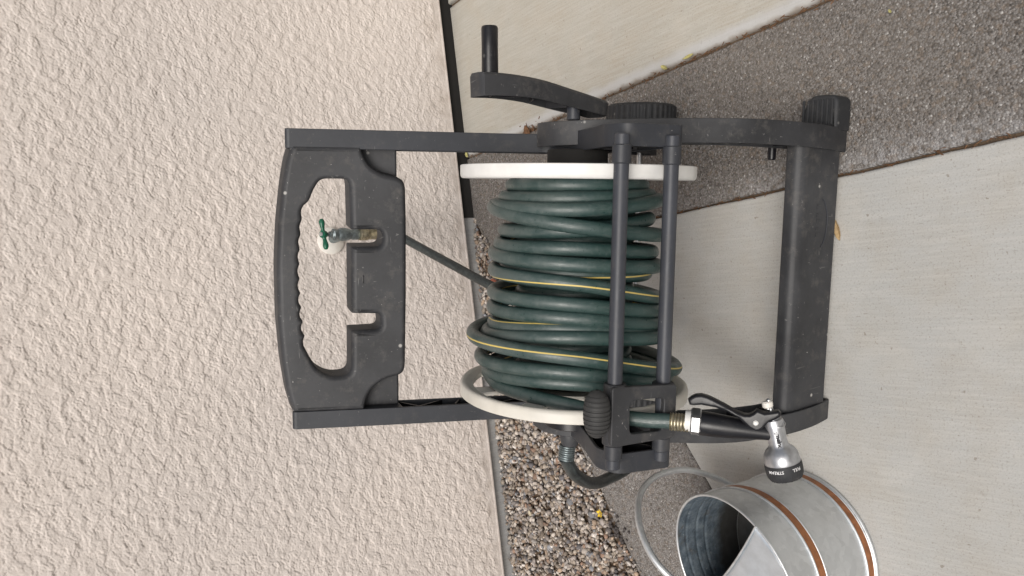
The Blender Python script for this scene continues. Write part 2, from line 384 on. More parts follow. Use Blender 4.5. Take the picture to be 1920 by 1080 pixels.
slab('patio', [tuple(wp(.876, .004)), tuple(wp(3.2, .004)), (3.4, -2), (.998, -2)],
     M['slab_b'], 'further tan concrete slab beyond a thin straight joint', 'paving', .005)
gx0 = .212
slab('path', rag((lineB(-2)+G_, -2), (cor[0]+G_*.6, cor[1]+G_), 160)+rag((cor[0]+G_*.6, cor[1]+G_), (-2.4, cl(-2.4)+G_), 160)+[(-2.4, cl(-2.4)+G_), (-2.4, gl(-2.4, .004))]
     + rag((-2.4, gl(-2.4, .004)), (gx0, gl(gx0, .004)), 200, .004)+[(gx0, gl(gx0, .004)), tuple(wp(gx0+.004, .004)), tuple(wp(.395, .004))]+rag((lineA(wa[1])-G_, wa[1]), (lineA(-2)-G_, -2), 220),
     M['agg'], 'dark exposed aggregate strip winding between the concrete slabs', 'path', .004, -.004)

# ------------------------------------------------------------------ gravel bed
def stones(n, inside, zfun, smin, smax):
    ico = bmesh.new(); bmesh.ops.create_icosphere(ico, subdivisions=1, radius=1)
    iv = np.array([v.co[:] for v in ico.verts]); jf = np.array([[v.index for v in f.verts] for f in ico.faces]); ico.free()
    C_ = []
    while len(C_) < n:
        x = rng.uniform(-1.5, .22, 4000); s_ = rng.uniform(0, 1, 4000)
        yw = W0[1]+x*math.tan(WY); yl = np.array([gl(v) for v in x]); y = yl+(yw-yl)*s_
        ok = rng.uniform(0, 1, 4000) < np.clip((yw-yl)/.9, 0, 1)
        C_ += [c for c, k in zip(np.stack([x, y], 1), ok) if k]
    C_ = np.array(C_[:n]); nv = len(iv)
    sz = smin+(smax-smin)*rng.beta(1.3, 3.2, n); sc = sz[:, None]*rng.uniform(.6, 1.25, (n, 3)); sc[:, 2] *= .72
    V = iv[None]*(1+rng.normal(0, .16, (n, nv, 1)))+rng.normal(0, .07, (n, nv, 3)); V = V*sc[:, None]
    q = rng.normal(size=(n, 4)); q[:, 1:3] *= .45; q /= np.linalg.norm(q, axis=1)[:, None]
    a_, b_, c_, d_ = q.T
    Rm = np.stack([1-2*(c_*c_+d_*d_), 2*(b_*c_-a_*d_), 2*(b_*d_+a_*c_), 2*(b_*c_+a_*d_), 1-2*(b_*b_+d_*d_), 2*(c_*d_-a_*b_), 2*(b_*d_-a_*c_), 2*(c_*d_+a_*b_), 1-2*(b_*b_+c_*c_)], 1).reshape(n, 3, 3)
    V = np.einsum('nij,nvj->nvi', Rm, V)
    z = rng.uniform(-.012, .003, n)
    ns = 170; C_[:ns, 0] = rng.uniform(-1., .18, ns); C_[:ns, 1] = [gl(v)-abs(rng.normal(0, .022)) for v in C_[:ns, 0]]; V[:ns] *= .62; z[:ns] = .000
    V[:, :, :2] += C_[:, None]; V[:, :, 2] += z[:, None]
    # stay clear of the footing
    k = (V[:, :, 0]*wn[0]+(V[:, :, 1]-W0[1])*wn[1]).max(1); V[:, :, :2] -= (np.maximum(k+.001, 0)[:, None]*wn)[:, None]
    pal = np.array([(.37, .32, .265), (.50, .45, .40), (.25, .205, .165), (.19, .175, .17), (.33, .295, .275), (.62, .58, .54), (.28, .18, .13), (.10, .10, .11), (.40, .30, .22), (.25, .265, .29)])
    ci = rng.choice(10, n, p=[.19, .16, .14, .09, .15, .08, .05, .04, .06, .04]); col = pal[ci]*rng.uniform(.6, 1.45, (n, 1))
    dk = (np.hypot(C_[:, 0]+.60, C_[:, 1]-1.42) < .035)                       # a clutch of black stones by the path
    col[dk] = np.array([.035, .035, .04])
    F = (jf[None]+(np.arange(n)*nv)[:, None, None]).reshape(-1, 3)
    return V.reshape(-1, 3), F, np.repeat(col, nv, 0)
V, F, CL = stones(19000, None, None, .0038, .0125)
me = bpy.data.meshes.new('gravel'); me.vertices.add(len(V)); me.vertices.foreach_set('co', V.astype(np.float32).ravel())
me.loops.add(F.size); me.loops.foreach_set('vertex_index', F.astype(np.int32).ravel())
me.polygons.add(len(F)); me.polygons.foreach_set('loop_start', np.arange(0, F.size, 3, dtype=np.int32)); me.update(calc_edges=True)
at = me.attributes.new('col', 'FLOAT_COLOR', 'POINT'); at.data.foreach_set('color', np.concatenate([CL, np.ones((len(CL), 1))], 1).astype(np.float32).ravel())
tag(finish('gravel', me, M['gravel'], None, None, 0), 'bed of mixed tan and grey gravel along the wall foot', 'gravel', kind='stuff')

# ------------------------------------------------------------------ stucco wall
wall = thing('stucco_wall', 'beige wall of rough lace textured stucco behind the hose reel', 'wall', (0, W0[1], 0), (0, 0, WY))
def band(ny, nx, d, lx, lz, seed):
    """random field with wavelengths about lx, lz metres"""
    g = np.random.default_rng(seed).normal(size=(ny, nx))
    kx = np.fft.fftfreq(nx, d)[None]*lx; kz = np.fft.fftfreq(ny, d)[:, None]*lz; k = np.hypot(kx, kz)
    o = np.fft.ifft2(np.fft.fft2(g)*np.exp(-((k-1)/.55)**2)).real
    return o/o.std()
D_ = .0019; NX, NZ = 1020, 650
ss = lambda v, a_, b_: (lambda t: t*t*(3-2*t))(np.clip((v-a_)/(b_-a_), 0, 1))
zz0 = np.arange(NZ)[:, None]*D_
r1 = band(NZ, NX, D_, .020, .016, 5); r2 = band(NZ, NX, D_, .010, .009, 6); fine = band(NZ, NX, D_, .0075, .0068, 41)
H = np.zeros((NZ, NX))
r0_ = band(NZ, NX, D_, .034, .030, 7)
for i, (lx, lz, t, amp) in enumerate(((.066, .048, .1, .00080), (.052, .040, -.2, .00075), (.040, .032, .3, .00075), (.028, .024, .7, .00070))):
    # thin overlapping trowel coats, each ending in a ragged broken lip with a groove below it
    b_ = band(NZ, NX, D_, lx, lz, 20+i)+.30*np.roll(r0_, 37*i, 1)+.14*np.roll(r1, 53*i, 1)+.08*np.roll(r2, 71*i, 0)
    m = ss(band(NZ, NX, D_, .07, .05, 100+i), -.9, -.2)
    H += amp*ss(b_, t-.035, t+.045)-.0008*m*np.exp(-((b_-t+.10)/.09)**2)
gr = ss(band(NZ, NX, D_, .12, .09, 44), -.7, .8)
pit = ss(band(NZ, NX, D_, .011, .010, 45), 1.2, 1.7)*ss(band(NZ, NX, D_, .08, .06, 46), -.2, .6)
H += -.0011*pit+.00017*fine*(.3+.9*gr)+.00006*band(NZ, NX, D_, .013, .011, 42)+.0006*band(NZ, NX, D_, .5, .4, 43)
zz = .046+np.arange(NZ)*D_; xx = (np.arange(NX)-NX/2)*D_
H *= ss(zz, .046, .075)[:, None]*.85+.15
XX, ZZ = np.meshgrid(xx, zz); V = np.stack([XX, -.018-H, ZZ], -1).reshape(-1, 3)
ii = (np.arange(NZ-1)[:, None]*NX+np.arange(NX-1)[None]).ravel(); F = np.stack([ii, ii+1, ii+NX+1, ii+NX], 1)
me = bpy.data.meshes.new('stucco'); me.vertices.add(len(V)); me.vertices.foreach_set('co', V.astype(np.float32).ravel())
me.loops.add(F.size); me.loops.foreach_set('vertex_index', F.astype(np.int32).ravel()); me.polygons.add(len(F))
me.polygons.foreach_set('loop_start', np.arange(0, F.size, 4, dtype=np.int32)); me.polygons.foreach_set('use_smooth', np.ones(len(F), bool)); me.update(calc_edges=True)
finish('stucco', me, M['stucco'], wall, None, 0)
xa, xb, zt = xx[0], xx[-1], zz[-1]
for (x0, x1, z0, z1) in ((-5, xa, .046, 3), (xb, 5, .046, 3), (xa, xb, zt, 3)):
    raw('stucco', [(x0, -.020, z0), (x1, -.020, z0), (x1, -.020, z1), (x0, -.020, z1)], [(0, 1, 2, 3)], M['stucco'], wall, 0)
box('wall_core', (10, .2, 2.95), (0, .095, 1.52), M['stucco'], wall, 0)
box('weep_screed', (10, .0185, .008), (0, -.0098, .042), M['stucco'], wall, .002)
box('foundation', (10, .2, .14), (0, .1, -.032), M['found'], wall, 0)
fo = box('expansion_joint', (4.78, .006, .075), (2.61, -.004, .000), M['felt'], wall, .001); fo['label'] = 'black felt strip between wall and slab'

# ------------------------------------------------------------------ hose reel
PS = .1626
def ROOT(): return (.0002, .9776, 0), (0, 0, -PS)
RM = Matrix.Translation((.0002, .9776, 0)) @ Matrix.Rotation(-PS, 4, 'Z')
reel = thing('hose_reel', 'charcoal plastic hose reel cart with cream flanges and crank handle', 'hose reel', *ROOT())
ZH = .433
# side frames: upright with forward bracket (open channel), and arched leg
up_out = rnd([(.2590, .8190), (.188, .655), (.125, .501), (.080, .420), (-.052, .458), (-.150, .509), (-.186, .500), (-.207, .414), (-.10, .385), (-.02, .352), (.09, .345), (.128, .392), (.168, .49), (.236, .648), (.2965, .791)],
             [.010, .05, .05, .02, .05, .02, .012, .01, .05, .03, .03, .03, .05, .05, .012], 4)
leg_out = rnd([(-.190, .0), (-.199, .055), (-.199, .127), (-.172, .24), (-.131, .302), (-.08, .377), (-.03, .443), (.02, .474), (.075, .462), (.135, .385), (.19, .26), (.245, .12), (.25, .05), (.21, .045), (.17, .14), (.11, .26), (.05, .335), (-.02, .33), (-.08, .26), (-.128, .15), (-.145, .0)],
              [.004, .03, .05, .05, .05, .05, .03, .02, .02, .03, .05, .03, .01, .01, .03, .05, .03, .03, .05, .05, .004], 4)
def channel(name, out, xo, th, sgn, mat, ribs):
    """web on the outer side, flange ring reaching inwards by th; sgn = +1 right, -1 left"""
    o = plate(name, [out, inset(out, .0045)], th/2, .0012, mat, reel, SIDE(xo-sgn*th/2), 40, 2)
    plate('web', [inset(out, .001)], .0018, .0004, mat, o, SIDE(xo-sgn*.0045), 40, 1)
    for (p, q) in ribs:
        p, q = Vector((0, *p)), Vector((0, *q)); d = q-p; L = d.length
        rot = Matrix.Rotation(math.atan2(d.z, d.y), 4, 'X')
        box('rib', (th-.007, L, .0028), Vector((xo-sgn*(th/2+.0015), 0, 0))+(p+q)/2, M['black'], o, 0, rot)
    return o
zig = [((.25, .77), (.262, .70)), ((.225, .70), (.235, .64)), ((.232, .64), (.185, .62)), ((.185, .62), (.20, .56)), ((.165, .56), (.185, .54)), ((.15, .53), (.165, .48)), ((.13, .49), (.14, .42)), ((.09, .42), (.10, .36)), ((.09, .42), (.01, .36)), ((.0, .435), (-.005, .36)), ((-.0, .44), (-.09, .39)), ((-.09, .47), (-.085, .395)), ((-.10, .475), (-.18, .43)), ((-.15, .50), (-.15, .41))]
zig2 = [((-.190, .05), (-.145, .09)), ((-.190, .12), (-.14, .13)), ((-.178, .17), (-.12, .19)), ((-.162, .22), (-.10, .24)), ((-.138, .27), (-.08, .275)), ((-.098, .33), (-.05, .31)), ((-.04, .41), (-.02, .34)), ((.03, .46), (.03, .34)), ((.1, .42), (.06, .34)), ((.15, .33), (.12, .26)), ((.2, .22), (.16, .18))]
channel('side_frame', up_out, -.250, .030, -1, M['plas2'], zig)
channel('side_frame', up_out, .241, .031, 1, M['plas2'], zig)
def bow(o, s_):                                   # the legs belly outwards at mid height
    for q in [o]+list(o.children):
        for v in q.data.vertices: v.co.x += s_*(.0065*math.sin(math.pi*min(1, max(0, v.co.z/.48)))-.003)
bow(channel('leg_frame', leg_out, -.2535, .036, -1, M['plas'], zig2), -1)
bow(channel('leg_frame', leg_out, .2585, .038, 1, M['plas'], zig2), 1)
for xo_, sg_ in ((-.250, -1), (.241, 1)):
    plate('rail_cap', [rnd([(.2592, .8130), (.186, .648), (.230, .640), (.2915, .787)], .004)], .0142, .002, M['plas2'], reel, SIDE(xo_-sg_*.0155), 40)
# handle panel lying in the plane of the uprights
kk = .4364; hn = math.hypot(1, kk)
u_ = Vector((0, kk/hn, 1/hn)); nb = Vector((0, 1/hn, -kk/hn))         # along the upright; into the panel (away from camera)
PO = Vector((0, .188, .655))
def PAN(back, sh=0): return frame(PO+nb*back+(u_*.30+Vector((.20, 0, 0)))*(.019*sh), (1, 0, 0), u_, -nb-u_*(.30*sh)-Vector((.20*sh, 0, 0)))
po = [(.2145, .165), (.191, .1735), (.149, .181), (.09, .1885), (.022, .193), (-.065, .1935), (-.136, .189), (-.19, .182), (-.2215, .1735), (-.2215, .058), (-.205, .055), (-.185, .045), (-.170, .022), (-.1655, .0), (-.160, -.008), (-.150, -.011), (-.034, -.0135), (.09, -.0145), (.151, -.0135), (.1605, -.010), (.166, 0), (.170, .022), (.183, .045), (.203, .055), (.2145, .058)]
ph = [((.1615, .0765), .012), ((.1615, .122), .022), ((.142, .1335), .012), ((.126, .1395), .01)]
for k in range(10):                                                    # finger grips
    x0 = .118-k*.0235
    cvy = .1575-((x0-.004)**2)*.62
    ph += [((x0, cvy-.0006), .003), ((x0-.006, cvy+.0022), .003), ((x0-.012, cvy+.0030), .003), ((x0-.018, cvy+.0018), .003)]
ph += [((-.128, .1455), .006), ((-.150, .134), .016), ((-.1635, .112), .016), ((-.1625, .0785), .016)]
ph += [((-.087, .0775), .003), ((-.0855, .028), .011), ((-.0595, .030), .006), ((-.058, .0765), .003), ((.052, .0755), .003), ((.052, .0245), .0135), ((.080, .0245), .0135), ((.080, .0755), .003)]
ph = rnd([q[0] for q in ph], [q[1] for q in ph], 6)
po = rnd(po, [.003]+[.012]*7+[.003, .003]+[.012]*(len(po)-11)+[.003], 4)
hp = plate('handle_panel', [po, ph], .019, .0085, M['plas'], reel, PAN(.019-.003, 1), 50, 5)
for s in (-1, 1):
    xi, xo_ = (.150, .2150) if s > 0 else (.150, .2215)
    plate('corner_web', [rnd([(s*xi, .075), (s*xo_, .075), (s*xo_, .001), (s*xi, .001)][::s], .004)], .008, .003, M['plas'], hp, PAN(.031), 40)
box('slot', (.013, .0018, .002), PO+u_*.058+nb*(-.003)+Vector((0, 0, 0)), M['black'], hp, .0004, Matrix.Rotation(-math.atan(kk), 4, 'X'))
# front base bar
bar = plate('base_bar', [rnd([(-.192, .020), (-.192, .113), (-.182, .126), (-.162, .126), (-.162, .020)], [.004, .010, .008, .004, .004], 4)], .2265, .002, M['plas'], reel, SIDE(.0025), 50, 2)
tr = []
for t in np.linspace(R(200), R(345), 40): tr.append((.098+.042*math.cos(t), -.1926, .068+.022*math.sin(t)))
tube('emblem_outline', np.array(tr), .0006, M['tube'], bar, 6)
for j, (dx, wd) in enumerate(((.125, .010), (.112, .008), (.101, .010), (.089, .006), (.079, .009))):
    box('embossed_mark', (wd*.8, .0016, .0012), (dx, -.1922, .075), M['plas'], bar, .0003); box('embossed_mark', (.0014, .0016, .009), (dx+wd*.3, -.1922, .0715), M['plas'], bar, .0003)
cyl('peg', (.234, -.115, .10), (.203, -.115, .10), .007, M['black'], reel, 16)
# ribbed foot pedal outside the right leg
pd = plate('foot_pedal', [rnd([(.252, -.196), (.310, -.196), (.313, -.138), (.252, -.124)], [.004, .016, .022, .004], 6)], .021, .006, M['rubber'], reel, frame((0, 0, .0225), (1, 0, 0), (0, 1, 0), (0, 0, 1)), 40)
for k in range(7): box('grip_rib', (.043, .0042, .004), (.2825, -.187+k*.0090, .0440), M['rubber'], pd, .0012)
# wheels
def wheel(x):
    tr_ = lathe('wheel', [(0, -.02), (.045, -.02), (.05, -.024), (.066, -.0255), (.0705, -.021), (.0705, .021), (.066, .0255), (.05, .024), (.045, .02), (0, .02)], 144, M['rubber'], reel, (x, .235, .0725), (1, 0, 0), 30,
                 rib=lambda t, i: 1.025 if i in (4, 5) and int(t/(2*math.pi)*144+.5) % 4 < 2 else 1)
    lathe('hub_cap', [(.043, .018), (.041, .0235), (.02, .026), (0, .026)], 32, M['black'], tr_, (x, .235, .0725), (1 if x > 0 else -1, 0, 0))
wheel(.297); wheel(-.292)
cyl('wheel_axle', (-.31, .235, .0725), (.315, .235, .0725), .006, M['chrome'], reel, 12)
# flanges of the drum
def flange(x, s, mat, lip):
    ri = .164
    ring = lathe('flange', [(ri, -.004), (ri, .003), (.170, .0045), (.176, .0065), (.1815, .0105*lip), (.1845, .0115*lip), (.1857, .0105*lip), (.1858, -.004*lip), (.1848, -.009*lip), (.1825, -.0115*lip), (.179, -.0118*lip), (.174, -.0095*lip), (.169, -.0055), (ri, -.004)], 120, mat, reel, (x, 0, ZH), (s, 0, 0), 50)
    lathe('hub_disc', [(0, -.004), (.086, -.004), (.088, 0), (.086, .004), (0, .004)], 64, mat, ring, (x, 0, ZH), (s, 0, 0))
    for k in range(8):
        t = 2*math.pi*(k+.62)/8; c_ = .127; d = Vector((0, math.cos(t), math.sin(t)))
        box('spoke', (.0076, .084, .034), Vector((x, 0, ZH))+d*c_, mat, ring, .003, Matrix.Rotation(t, 4, 'X'))
    return ring
flange(.1765, 1, M['white'], .9); flange(-.170, -1, M['cream'], .85)
lathe('drum', [(.060, -.17), (.060, .172)], 40, M['black'], reel, (0, 0, ZH), (1, 0, 0))
cyl('axle_hub', (.182, 0, ZH), (.212, 0, ZH), .048, M['felt'], reel, 40); cyl('axle_hub', (-.176, 0, ZH), (-.236, 0, ZH), .046, M['black'], reel, 40)  # near-black felt colour on the right hub paints in its shade
# crank: axle stub, curved arm (channel), grip
cyl('crank_axle', (.258, 0, ZH+.01), (.285, 0, ZH+.01), .0105, M['tube'], reel, 24)
armc = [(.2985, .622), (.2998, .59), (.2995, .555), (.2965, .515), (.289, .465), (.2825, .42), (.277, .385)]     # (x, z) centre line
A_ = smooth2(armc, 6, False); nA = len(A_); Va, Fa = [], []
for i, q in enumerate(A_):
    t = i/(nA-1); hw = .019+.006*math.sin(math.pi*t)*1+.004*t           # half width in y
    capf = min(1, math.sqrt(max(0, 1-(max(0, .07-t)/.07)**2))+.65, math.sqrt(max(0, 1-(max(0, t-.9)/.1)**2))+.25); hw *= capf
    tn = np.array(A_[min(i+1, nA-1)])-np.array(A_[max(i-1, 0)]); tn /= np.linalg.norm(tn); nx_ = np.array([-tn[1], tn[0]])
    if nx_[0] < 0: nx_ = -nx_
    dep = .0168-.005*t
    yc_ = .004
    prof = [(-hw, -dep), (-hw, dep-.004), (-hw+.004, dep), (hw-.004, dep), (hw, dep-.004), (hw, -dep), (hw-.003, -dep), (hw-.003, dep-.005), (-hw+.003, dep-.005), (-hw+.003, -dep)]
    for (py, pn) in prof: Va.append((q[0]+nx_[0]*pn, yc_+py, q[1]+nx_[1]*pn))
npf = 10
for i in range(nA-1):
    for j in range(npf):
        k = (j+1) % npf; Fa.append((i*npf+j, i*npf+k, (i+1)*npf+k, (i+1)*npf+j))
for i in (0, nA-1):
    Fa += [tuple(i*npf+j for j in (0, 1, 8, 9)), tuple(i*npf+j for j in (1, 2, 3, 4, 7, 8)), tuple(i*npf+j for j in (4, 5, 6, 7)), tuple(i*npf+j for j in (9, 8, 7, 6))]
crank = raw('crank_arm', Va, Fa, M['plas'], reel, 40)
for k in range(5):
    t = .16+k*.16; q = A_[int(t*(nA-1))]
    box('rib', (.022, .036, .003), (q[0]-.004, .004, q[1]), M['black'], crank, 0, Matrix.Rotation(.5 if k % 2 else -.5, 4, 'X'))
gr_ = lathe('crank_grip', [(0, 0), (.0120, 0), (.0122, .003), (.0119, .04), (.0122, .069), (.0108, .0715), (0, .0715)], 32, M['black'], reel, (.311, .004, .597), (1, 0, .02))
# two tubes in front of the drum
T1, T2 = (-.192, .5155), (-.2035, .4335)
for (y, z) in (T1, T2):
    cyl('guide_tube', (-.236, y, z), (.226, y, z), .0103, M['tube'], reel, 28)
    for (x0, x1) in ((.2115, .186), (-.2215, -.2)): cyl('tube_socket', (x0, y, z), (x1, y, z), .0128, M['plas2'], reel, 28)
# sliding hose guide
wv_ = Vector((0, T2[0]-T1[0], T2[1]-T1[1])).normalized(); fn = Vector((0, wv_.z, -wv_.y)); fn = fn if fn.y < 0 else -fn
gc = Vector((0, (T1[0]+T2[0])/2, (T1[1]+T2[1])/2))
GP = frame(gc+fn*.0115, (1, 0, 0), -wv_, fn)
sl = plate('hose_guide', [rnd([(-.199, -.054), (-.199, .056), (-.114, .056), (-.121, -.054)], .006), rnd([(-.186, -.072), (-.184, .025), (-.137, .025), (-.137, -.034), (-.150, -.034), (-.150, -.072)][0:0] or [(-.186, -.031), (-.184, .025), (-.136, .026), (-.138, -.033)], .008)], .0045, .002, M['plas'], reel, GP, 40)
for (y, z), x0, x1 in ((T1, -.200, -.113), (T2, -.200, -.185), (T2, -.141, -.120)):
    cyl('sleeve', (x0, y, z), (x1, y, z), .0158, M['plas'], sl, 32)
ck = Vector((-.150, T1[0]-.004, T1[1]+.035))
kp = []
for xk in np.linspace(-.0335, .0335, 89):
    rk = .0188*math.sqrt(max(0, 1-abs(xk/.0337)**2.6)); kp.append((max(0, rk-.0011*(math.sin(xk*2*math.pi/.0062) > .55)*(rk > .006)), xk))
lathe('guide_knob', kp, 36, M['roller'], sl, ck, (1, 0, .02), 50)
box('knob_stem', (.016, .016, .03), (ck.x, T1[0]-.001, T1[1]+.014), M['plas'], sl, .003)
# water inlet on the left end of the axle
inl = lathe('inlet_elbow', [(0, 0), (.017, 0), (.0175, .004), (.016, .012), (.014, .02), (0, .021)], 28, M['plas'], reel, (-.2535, .004, ZH), (-1, 0, 0))

# ------------------------------------------------------------------ garden hose
hose = thing('garden_hose', 'dark green garden hose with yellow stripe wound on the reel drum', 'garden hose', *ROOT())
WR = [(.104, 0.156, 0.1572, 0.1574), (.115, 0.1366, 0.138, 0.1426), (.129, 0.1238, 0.1223, 0.1353), (.133, 0.1213, 0.0979, 0.0801), (.115, 0.085, 0.0916, 0.1058), (.122, 0.0628, 0.0649, 0.0537), (.131, 0.0482, 0.0425, 0.0319), (.113, 0.026, 0.0266, 0.0194), (.131, 0.0216, 0.0144, -0.0186), (.132, -0.0146, -0.016, -0.0384), (.133, -0.039, -0.0363, -0.0591), (.131, -0.0652, -0.0521, -0.0747), (.142, -0.0801, -0.0628, -0.0779), (.165, -0.0818, -0.0878, -0.1308), (.152, -0.1198, -0.1128, -0.1447), (.140, -0.1403, -0.1313, -0.157)]
STR = {7: (70, 20, -10), 8: (55, 5, -15), 11: (-50, -50, -60), 13: (5, -28, -15)}
ctl = []                                         # (unwrapped angle, x, radius, stripe)
phi = 0.0
for k in range(15):                              # first layer, left to right
    for q in range(4): ctl.append((-(k*360+q*90), -.15+(k+q/4)*.0205, .085+.002*math.sin(k*1.7+q), 180))
base_a = -(15*360)
for i, (r_, xl, xm, xr) in enumerate(WR):
    b_ = base_a-i*360; st = STR.get(i, (180, 180, 180)); nr = WR[i+1][0] if i+1 < len(WR) else .150; nx_ = WR[i+1][1] if i+1 < len(WR) else -.152
    ctl += [(b_-240+360*0, xl, r_, st[0]), (b_-322, xm, r_, st[1]), (b_-405, xr, r_, st[2]), (b_-502, (xr+nx_)/2, (r_+nr)/2, 180)]
# angles: 120 -> 38 -> -45 -> -142, i.e. decreasing
ctl.append((base_a-len(WR)*360-240, -.150, .140, 180))
c = np.array(ctl, float)
al = np.arange(c[0, 0], c[-1, 0], -6.0)
def pch(xs, ys, xq):                             # monotone-ish cubic on decreasing xs
    xs, xq = -xs, -xq; m = np.gradient(ys, xs); i = np.clip(np.searchsorted(xs, xq)-1, 0, len(xs)-2); h = xs[i+1]-xs[i]; t = (xq-xs[i])/h
    return (2*t**3-3*t*t+1)*ys[i]+(t**3-2*t*t+t)*h*m[i]+(-2*t**3+3*t*t)*ys[i+1]+(t**3-t*t)*h*m[i+1]
hx = pch(c[:, 0], c[:, 1], al); hr = pch(c[:, 0], c[:, 2], al); ho = np.interp(-al, -c[:, 0], c[:, 3])
ph_ = np.radians(al)
PH = np.stack([hx, -hr*np.cos(ph_), ZH+hr*np.sin(ph_)], 1)
ex_ = spline3([PH[-1], (-.154, .01, .570), (-.158, -.06, .555), (-.1635, -.115, .524), (-.170, -.166, .491), (-.172, -.200, .464), (-.1705, -.2195, .4485), (-.1705, -.229, .4405)], .005)
P = np.concatenate([PH, ex_[1:]]); OF = np.concatenate([ho, np.full(len(ex_)-1, 180.)])/360
ref = np.stack([np.zeros(len(P)), P[:, 1], P[:, 2]-ZH], 1)
tube('hose_tube', P, .0108, M['hose'], hose, 18, ref, OF)
# brass coupling in line with the nozzle
na = Vector((0, -.77, -.64)).normalized(); N0 = Vector((-.1705, -.229, .4405))
def ridged(r, l, n, dr=.0012):
    pr = [(0, 0), (r, 0)]
    for k in range(n): pr += [(r-dr, l*(k+.25)/n), (r, l*(k+.5)/n), (r, l*(k+.8)/n)]
    return pr+[(r-dr, l), (0, l)]
lathe('coupling', ridged(.0128, .026, 6), 32, M['brass'], hose, N0-na*.002, na, 25)

# ------------------------------------------------------------------ spray nozzle (own frame: X world-left, Y along the grip, Z to the viewer)
nb_ = Vector((-1, 0, 0)); nc = nb_.cross(na)
NW = RM @ frame(N0+na*.023, nb_, na, nc)
noz = thing('spray_nozzle', 'silver and black hose spray nozzle hanging off the hose end', 'nozzle'); noz.matrix_world = NW
K = .000665
def nz(px, py, z=0): return Vector(((py-797)*K, (px-1285)*K, z))          # photograph offsets -> metres in the nozzle plane
grip = lathe('grip', [(0, 0), (.0165, 0), (.0172, .004), (.0168, .018), (.0152, .042), (.0126, .068), (.0104, .086), (.0098, .096), (0, .097)], 32, M['black'], noz, nz(1308, 794), nz(1450, 803)-nz(1308, 794))
lathe('inlet_nut', [(0, 0), (.0175, 0), (.0195, .002), (.0195, .012), (.0180, .014), (0, .014)], 6, M['chrome'], noz, nz(1290, 792), (.02, 1, 0), 20)
lathe('washer', [(0, -.007), (.0142, -.007), (.0148, 0), (.0142, .003), (0, .003)], 32, M['white'], noz, nz(1289, 792), (.02, 1, 0))
ax0, ax1 = nz(1453, 774), nz(1485, 893); hd = (ax1-ax0).normalized()
Lh = (ax1-ax0).length
def al_(px, py): return (nz(px, py)-ax0).dot(hd)
h0, h1, h2, h3 = al_(1455, 780), al_(1467, 829), al_(1476, 851), al_(1481, 869)
head = lathe('head', [(0, h0-.006), (.0125, h0-.005), (.0134, h0-.001), (.0131, h0+.006), (.0126, h0+.014), (.0126, h1-.008), (.0131, h1-.003), (.0150, h1), (.0195, h1+.004), (.0224, h1+.009), (.0236, h2), (.0240, h3-.004), (.022, h3), (0, h3)], 48, M['silver'], noz, ax0, hd, 40)
dial = lathe('dial', [(0, h3-.006), (.0245, h3-.006), (.0250, h3-.003), (.0248, h3+.006), (.0240, h3+.011), (.0215, Lh), (.018, Lh), (.017, Lh-.004), (0, Lh-.004)], 64, M['rubber'], noz, ax0, hd, 30,
             rib=lambda t, i: (1.0 if int(t/(2*math.pi)*64) % 2 else .955) if i in (4, 5) else 1)
cyl('collar', ax0+hd*(h0-.012), ax0+hd*(h0-.003), .0085, M['silver'], noz, 24)
cyl('valve_stem', ax0-hd*.030, ax0+hd*(h0-.008), .0034, M['chrome'], noz, 16)
st_ = cyl('adjusting_nut', nz(1439, 736), nz(1442, 749), .0072, M['enamel'], noz, 20); cyl('collar_ring', nz(1442, 749), nz(1443, 752), .0050, M['chrome'], noz, 20)
LV = [(255, 300), (275, 280), (300, 265), (345, 257), (390, 265), (430, 280), (520, 320), (620, 372), (680, 390), (720, 388), (750, 370), (775, 345), (800, 352), (830, 362), (880, 350), (930, 337), (942, 350), (940, 366), (900, 395), (868, 410), (845, 432), (820, 470), (795, 492), (770, 497), (725, 475), (690, 445), (640, 405), (560, 362), (460, 332), (350, 320), (290, 330), (265, 328)]
lvp = [((660+b*.2593-791)*K, (1220+a_*.2593-1285)*K) for a_, b in LV]
lev = plate('trigger', [inset(lvp[::-1], -.0018)], .0080, .0040, M['black'], noz, Matrix.Translation((0, 0, .004)), 40)
cyl('rivet', nz(1419, 779, .010), nz(1419, 779, .0135), .0036, M['white'], lev, 16)
tt = np.linspace(0, 2*math.pi, 25)
cw = nz(1463, 778, .004)
tube('spring_clip', np.array([(cw.x+.0042*math.sin(t), cw.y+.0085*math.cos(t), .006+.006*math.sin(t)) for t in tt]), .0009, M['chrome'], noz, 8, cap=False)
def wrap_text(name, txt, size, rad, s0, ang0, mat, parent, mode, bold=0):
    me = text_mesh(txt, size, bold)
    bm = bmesh.new(); bm.from_mesh(me); bmesh.ops.subdivide_edges(bm, edges=[e for e in bm.edges if e.calc_length() > size*.25], cuts=2); bmesh.ops.triangulate(bm, faces=bm.faces); bm.to_mesh(me); bm.free()
    sx_ = hd.cross(Vector((0, 0, 1))).normalized()                     # round the head, in the viewer's plane
    for v in me.vertices:
        if mode == 'along': s, t = s0+v.co.x, ang0-v.co.y/rad
        else: s, t = s0+v.co.y, ang0+v.co.x/rad
        v.co = ax0+hd*s+(sx_*math.sin(t)+Vector((0, 0, 1))*math.cos(t))*rad
    return finish(name, me, mat, parent, None, 0)
wrap_text('lettering', 'melnor', .0082, .0137, al_(1467, 815), -.10, M['ink'], head, 'along', .0004)
lg = lathe('logo', [(0, 0), (.0024, 0), (.0024, .0002), (0, .0002)], 20, M['ink'], head, ax0+hd*al_(1459, 797)+Vector((0, 0, .0133)), (0, 0, 1))
for k in (-1, 0, 1): box('logo_bar', (.0052, .0004, .0003), ax0+hd*al_(1459, 797)+Vector((0, k*.0013, .0136)), M['silver'], lg, 0)
